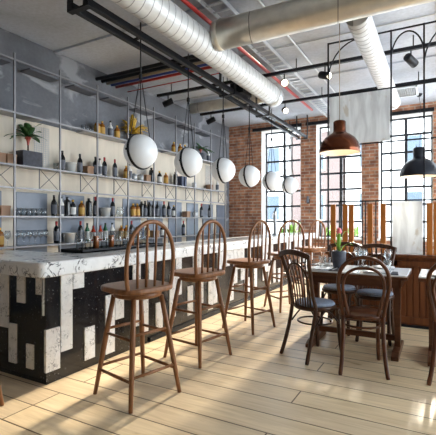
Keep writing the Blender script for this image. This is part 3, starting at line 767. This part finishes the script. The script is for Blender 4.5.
ydir(-.71, 4.08, 7.45, 3.21, .118).build('spiral_pipe', M['ductd'], dD)
G().tube([(-.71, 7.32, 3.21), (-.71, 7.47, 3.21)], .127, 24).build('end_collar', M['galv'], dD)
G().tube([(-.71, 7.0, 3.33), (-.71, 7.0, H)], .006, 6).build('hanger', M['galv'], dD)

gt = empty('lamp_gantry', (0, 0, 0), label='black twin-rail steel gantry carrying the globe lamps over the bar', cat='gantry')
GZ = 3.075
for x in (-2.66, -2.84): G().b2((x - .027, 2.44, GZ - .03), (x + .027, 8.95, GZ + .03)).build('rail', M['black'], gt, bevel=.003)
for y in (2.47, 5.25, 6.6, 8.9):
    g = G().b2((-2.87, y - .03, GZ - .045), (-2.63, y + .03, GZ - .03))
    g.b2((-2.88, y - .03, GZ - .045), (-2.868, y + .03, H)); g.b2((-2.632, y - .03, GZ - .045), (-2.62, y + .03, H))
    g.build('hanger', M['black'], gt)
pb = empty('power_box', (-2.68, 5.56, GZ + .031), label='black power box sitting on the lamp gantry', cat='box')
G().b2((-.11, -.16, 0), (.11, .16, .16)).build('casing', M['black'], pb, bevel=.006); G().b2((.11, -.12, .02), (.116, .12, .14)).build('cover', M['black'], pb)

TILT = 6
def make_globe():
    o = empty('globe_pendant'); r = .178
    G().lathe([(r * math.sin(PI * k / 20), -r * math.cos(PI * k / 20)) for k in range(21)], n=32).build('globe', M['globe'], o)
    # steel hoop round the globe in a vertical plane (local normal X)
    g = G(); n = 48
    prof = [(-.013, r + .002), (.013, r + .002), (.013, r + .012), (-.013, r + .012)]
    tl_ = Matrix.Rotation(R(TILT), 3, 'Y')
    rings = [[g.bm.verts.new(tl_ @ Vector((px, pr * math.cos(2 * PI * k / n), pr * math.sin(2 * PI * k / n)))) for px, pr in prof] for k in range(n)]
    for k in range(n):
        A, B = rings[k], rings[(k + 1) % n]
        for j in range(4): g.bm.faces.new((A[j], A[(j + 1) % 4], B[(j + 1) % 4], B[j]))
    g.build('hoop', M['black'], o)
    zt = 3.27 - 1.913
    G().tube([(0, 0, .78), (0, 0, zt)], .008, 8).build('rod', M['black'], o)
    G().tube([(0, 0, r + .01), (0, 0, .80)], .0055, 6).build('stem', M['black'], o)
    G().lathe([(0, .76), (.02, .76), (.02, .80), (.008, .82), (0, .82)], n=12).build('coupling', M['black'], o)
    for s in (-1, 1):
        G().tube([(0, .012 * s, .77), (0, .14 * s, .17), (0, (r + .014) * s, .0)], .0045, 6).build('wire', M['black'], o)
        G().lathe([(0, 0), (.012, 0), (.012, .02), (0, .02)], (0, (r + .012) * s, 0), 10, Matrix.Rotation(-PI / 2 * s, 4, 'X')).build('pivot', M['black'], o)
    G().b2((-.09, -.02, GZ + .031 - 1.913), (.09, .02, GZ + .042 - 1.913)).build('mounting_plate', M['black'], o)
    return o
gl = make_globe()
for i, (y, a) in enumerate(zip((3.28, 4.19, 5.11, 6.02, 7.02, 8.05), (176, 184, 184, 178, 166, 160))):
    place(gl, (-2.75, y, 1.913), 'white globe pendant in a black hoop, ' + ['nearest and largest', 'second', 'third', 'fourth', 'fifth', 'last and farthest'][i] + ' along the bar', 'pendant lamp', 'globe pendants over the bar', R(a))

def dome(loc, r, m, label, cable, rose, slack=False):
    o = empty('pendant_lamp', loc, label=label, cat='pendant lamp')
    k = r / .21
    out = [(.21, 0), (.213, .01), (.209, .045), (.192, .10), (.158, .153), (.115, .188), (.082, .205), (.066, .222), (.064, .24), (.064, .325), (.055, .338), (.012, .345), (0, .345)]
    G().lathe([(a * k, b * k) for a, b in out], n=40).build('shade', m, o)
    inn = [(.206, .002), (.202, .045), (.184, .10), (.15, .147), (.105, .18), (0, .195)]
    G().lathe([(a * k, b * k) for a, b in inn], n=40).build('shade_lining', M['lampin'], o)
    G().lathe([(0, .05 * k), (.03 * k, .06 * k), (.04 * k, .09 * k), (.03 * k, .12 * k), (.018 * k, .15 * k), (.018 * k, .185 * k)], n=16).build('bulb', M['bulb'], o)
    zc = H - loc[2]
    if slack: p = smooth([(0, 0, .32 * k), (.03, 0, .5 * k + .1), (-.02, 0, .8), (0.02, 0, zc - .3), (0, 0, zc - .02)])
    else: p = [(0, 0, .32 * k), (0, 0, zc)]
    G().tube(p, .004, 6).build('cord', M[cable], o)
    if rose: G().lathe([(0, zc - .05), (.03, zc - .05), (.06, zc - .01), (.06, zc), (0, zc)], n=16).build('ceiling_rose', M['dblack'], o)
    return o
c = dome((-.93, 4.33, 1.905), .21, M['copper'], 'copper dome pendant lamp over the dining table', 'tan', True)
b = dome((-.345, 8.45, 2.01), .34, M['dblack'], 'black dome pendant lamp before the window beyond the trellis', 'dblack', True, True)
for s in range(3): G().tube([(.07 * math.cos(s * 2.1), .07 * math.sin(s * 2.1), .51), (.10 * math.cos(s * 2.1), .10 * math.sin(s * 2.1), .58)], .008, 6).build('lug', M['dblack'], b)

def track(y, label):
    o = empty('light_track', (0, y, 3.40), label=label, cat='light track')
    G().b2((-4.4, -.025, -.02), (2.2, .025, .025)).build('bar', M['black'], o)
    for x in (-4.1, -3.0, -1.85, -.3, 1.2): G().tube([(x, 0, .02), (x, 0, H - 3.40)], .008, 6).build('hanger', M['black'], o)
track(5.71, 'black spotlight track across the ceiling nearer the camera'); track(7.17, 'black spotlight track across the ceiling nearer the windows')
def spot():
    o = empty('track_spotlight')
    G().tube([(0, 0, 0), (0, 0, -.10)], .009, 8).build('stem', M['black'], o)
    rot = Matrix.Rotation(R(112), 4, 'X')
    G().lathe([(0, -.09), (.05, -.09), (.053, -.08), (.053, .09), (.047, .09), (.047, .075)], (0, 0, -.13), 20, rot).build('can', M['black'], o)
    G().lathe([(0, .078), (.047, .078)], (0, 0, -.13), 20, rot).build('lens', M['spotlens'], o)
    return o
sp = spot()
for x, y, rz, w in ((-4.17, 5.71, -70, 'on the nearer track above the shelves'), (-2.056 + .02, 5.71, 25, 'on the nearer track just beyond the fat spiral duct, glowing'), (-1.429, 5.71, 62, 'on the nearer track left of the trellis, glowing'), (-.327, 5.71, 150, 'on the nearer track above the black pendant'),
                    (-4.145, 7.17, -80, 'on the farther track above the shelves'), (-2.542, 7.17, 30, 'on the farther track near the brick wall, glowing'), ):
    place(sp, (x, y, 3.378), 'black can spotlight ' + w, 'spotlight', 'track spotlights', R(rz))

# pipes across the ceiling
for i, (y, m, r, w) in enumerate([(4.60, 'black', .028, 'broad black pipe, nearest the camera of the ceiling bundle'), (4.83, 'tan', .022, 'tan pipe in the ceiling bundle'), (4.72, 'black', .028, 'black pipe beside the tan one in the ceiling bundle'), (4.93, 'blue', .02, 'blue pipe in the ceiling bundle'), (5.04, 'red', .022, 'red pipe in the ceiling bundle by the shelves'), (5.32, 'red', .008, 'thin red conduit beside the ceiling bundle')]):
    tag(G().tube([(XL, y, 3.42), (-2.55, y, 3.42)], r, 10).build('ceiling_pipe', M[m]), w, 'pipe', 'pipes across the ceiling')
tag(G().tube([(-2.32, 0, 3.47), (-2.32, 8.2, 3.47)], .024, 10).build('sprinkler_pipe', M['red']), 'red sprinkler pipe running lengthwise above the fat spiral duct', 'pipe')
ct = empty('cable_tray', (-2.10, 0, 3.50), label='pale ladder cable tray under the ceiling beside the red pipe', cat='cable tray')
for s in (-.11, .11): G().b2((s - .006, 0, -.02), (s + .006, 9.0, .03)).build('side_rail', M['galv'], ct)
for k in range(60): G().b2((-.105, .1 + k * .15, -.012), (.105, .13 + k * .15, -.004)).build('rung', M['galv'], ct)
for k in (.5, 3, 5, 7.5): G().tube([(0, k + .1, -.005), (0, k + .1, .07)], .006, 6).build('hanger', M['galv'], ct)
tag(G().tube([(-1.7, 0, H - .02), (-1.7, 9.1, H - .02)], .012, 8).build('conduit', M['galv']), 'thin steel conduit on the ceiling between the ducts', 'conduit')
tag(G().tube([(-3.6, 5.2, H - .02), (XR - .1, 5.2, H - .02)], .010, 8).build('conduit', M['galv']), 'thin steel conduit crossing the ceiling before the tracks', 'conduit')
cv = empty('ceiling_vent', (-.55, 8.1, H), label='pale louvred ceiling vent near the windows', cat='vent')
G().b2((-.2, -.3, -.04), (-.17, .3, 0)).b2((.17, -.3, -.04), (.2, .3, 0)).b2((-.2, -.3, -.04), (.2, -.27, 0)).b2((-.2, .27, -.04), (.2, .3, 0)).build('frame', M['galv'], cv)
g = G()
for k in range(9): g.box((-.15 + k * .037, 0, -.02), (.004, .54, .04), Matrix.Rotation(R(35), 4, 'Y'))
g.build('louvres', M['galv'], cv)
lp = empty('wall_lamp', (-2.67, YB, 1.62), label='small dark lamp on the brick pier between the windows', cat='wall lamp')
G().b2((-.03, -.02, -.05), (.03, 0, .05)).build('bracket', M['black'], lp); G().lathe([(.02, .1), (.035, -.05), (.03, -.05), (.015, .09), (0, .1)], (0, -.06, .02), 14).build('shade', M['lwhite'] if False else M['lgrey'], lp)

# ------------------------------------------------------------------ camera, light, world
cam = bpy.data.cameras.new('camera'); co = bpy.data.objects.new('camera', cam); COL.objects.link(co)
co.location = (0, 0, 1.2); th = math.atan(222 / 400)
co.rotation_euler = (PI / 2, 0, th)
cam.sensor_width = 36; cam.sensor_fit = 'HORIZONTAL'; cam.lens = 36 * 400 / 436; cam.shift_y = 2 / 436; cam.clip_start = .05
SC.camera = co
sun = bpy.data.lights.new('sun', 'SUN'); so = bpy.data.objects.new('sun', sun); COL.objects.link(so)
sun.energy = 12; sun.angle = R(5); sun.color = (1, .90, .74)
el = R(22.3); az = R(1.5)
d = Vector((-math.sin(az) * math.cos(el), -math.cos(az) * math.cos(el), -math.sin(el)))
so.rotation_euler = d.to_track_quat('-Z', 'Y').to_euler()
w = bpy.data.worlds.new('world'); SC.world = w; w.use_nodes = True
bg = w.node_tree.nodes['Background']; bg.inputs[0].default_value = (.82, .92, 1, 1); bg.inputs[1].default_value = 6.
for i, (a, b_) in enumerate(WX):
    p = bpy.data.lights.new('window_portal', 'AREA'); p.shape = 'RECTANGLE'; p.size = b_ - a; p.size_y = ZH - ZS; p.cycles.is_portal = True
    o = bpy.data.objects.new('window_portal', p); COL.objects.link(o); o.location = ((a + b_) / 2, YB + WT + .05, (ZS + ZH) / 2); o.rotation_euler = (-PI / 2, 0, 0)
for a, b_ in ry:  # portals at the added right-wall openings, out of view
    p = bpy.data.lights.new('window_portal', 'AREA'); p.shape = 'RECTANGLE'; p.size = 3.35; p.size_y = b_ - a; p.cycles.is_portal = True
    o = bpy.data.objects.new('window_portal', p); COL.objects.link(o); o.location = (XR + .32, (a + b_) / 2, 1.83); o.rotation_euler = (0, PI / 2, 0)
SC.view_settings.view_transform = 'Standard'; SC.view_settings.look = 'None'; SC.view_settings.exposure = .75; SC.view_settings.gamma = 1
SC.cycles.use_denoising = True; SC.cycles.max_bounces = 10; SC.cycles.diffuse_bounces = 6; SC.cycles.transparent_max_bounces = 24
SC.cycles.caustics_reflective = False; SC.cycles.caustics_refractive = False; SC.cycles.sample_clamp_indirect = 8
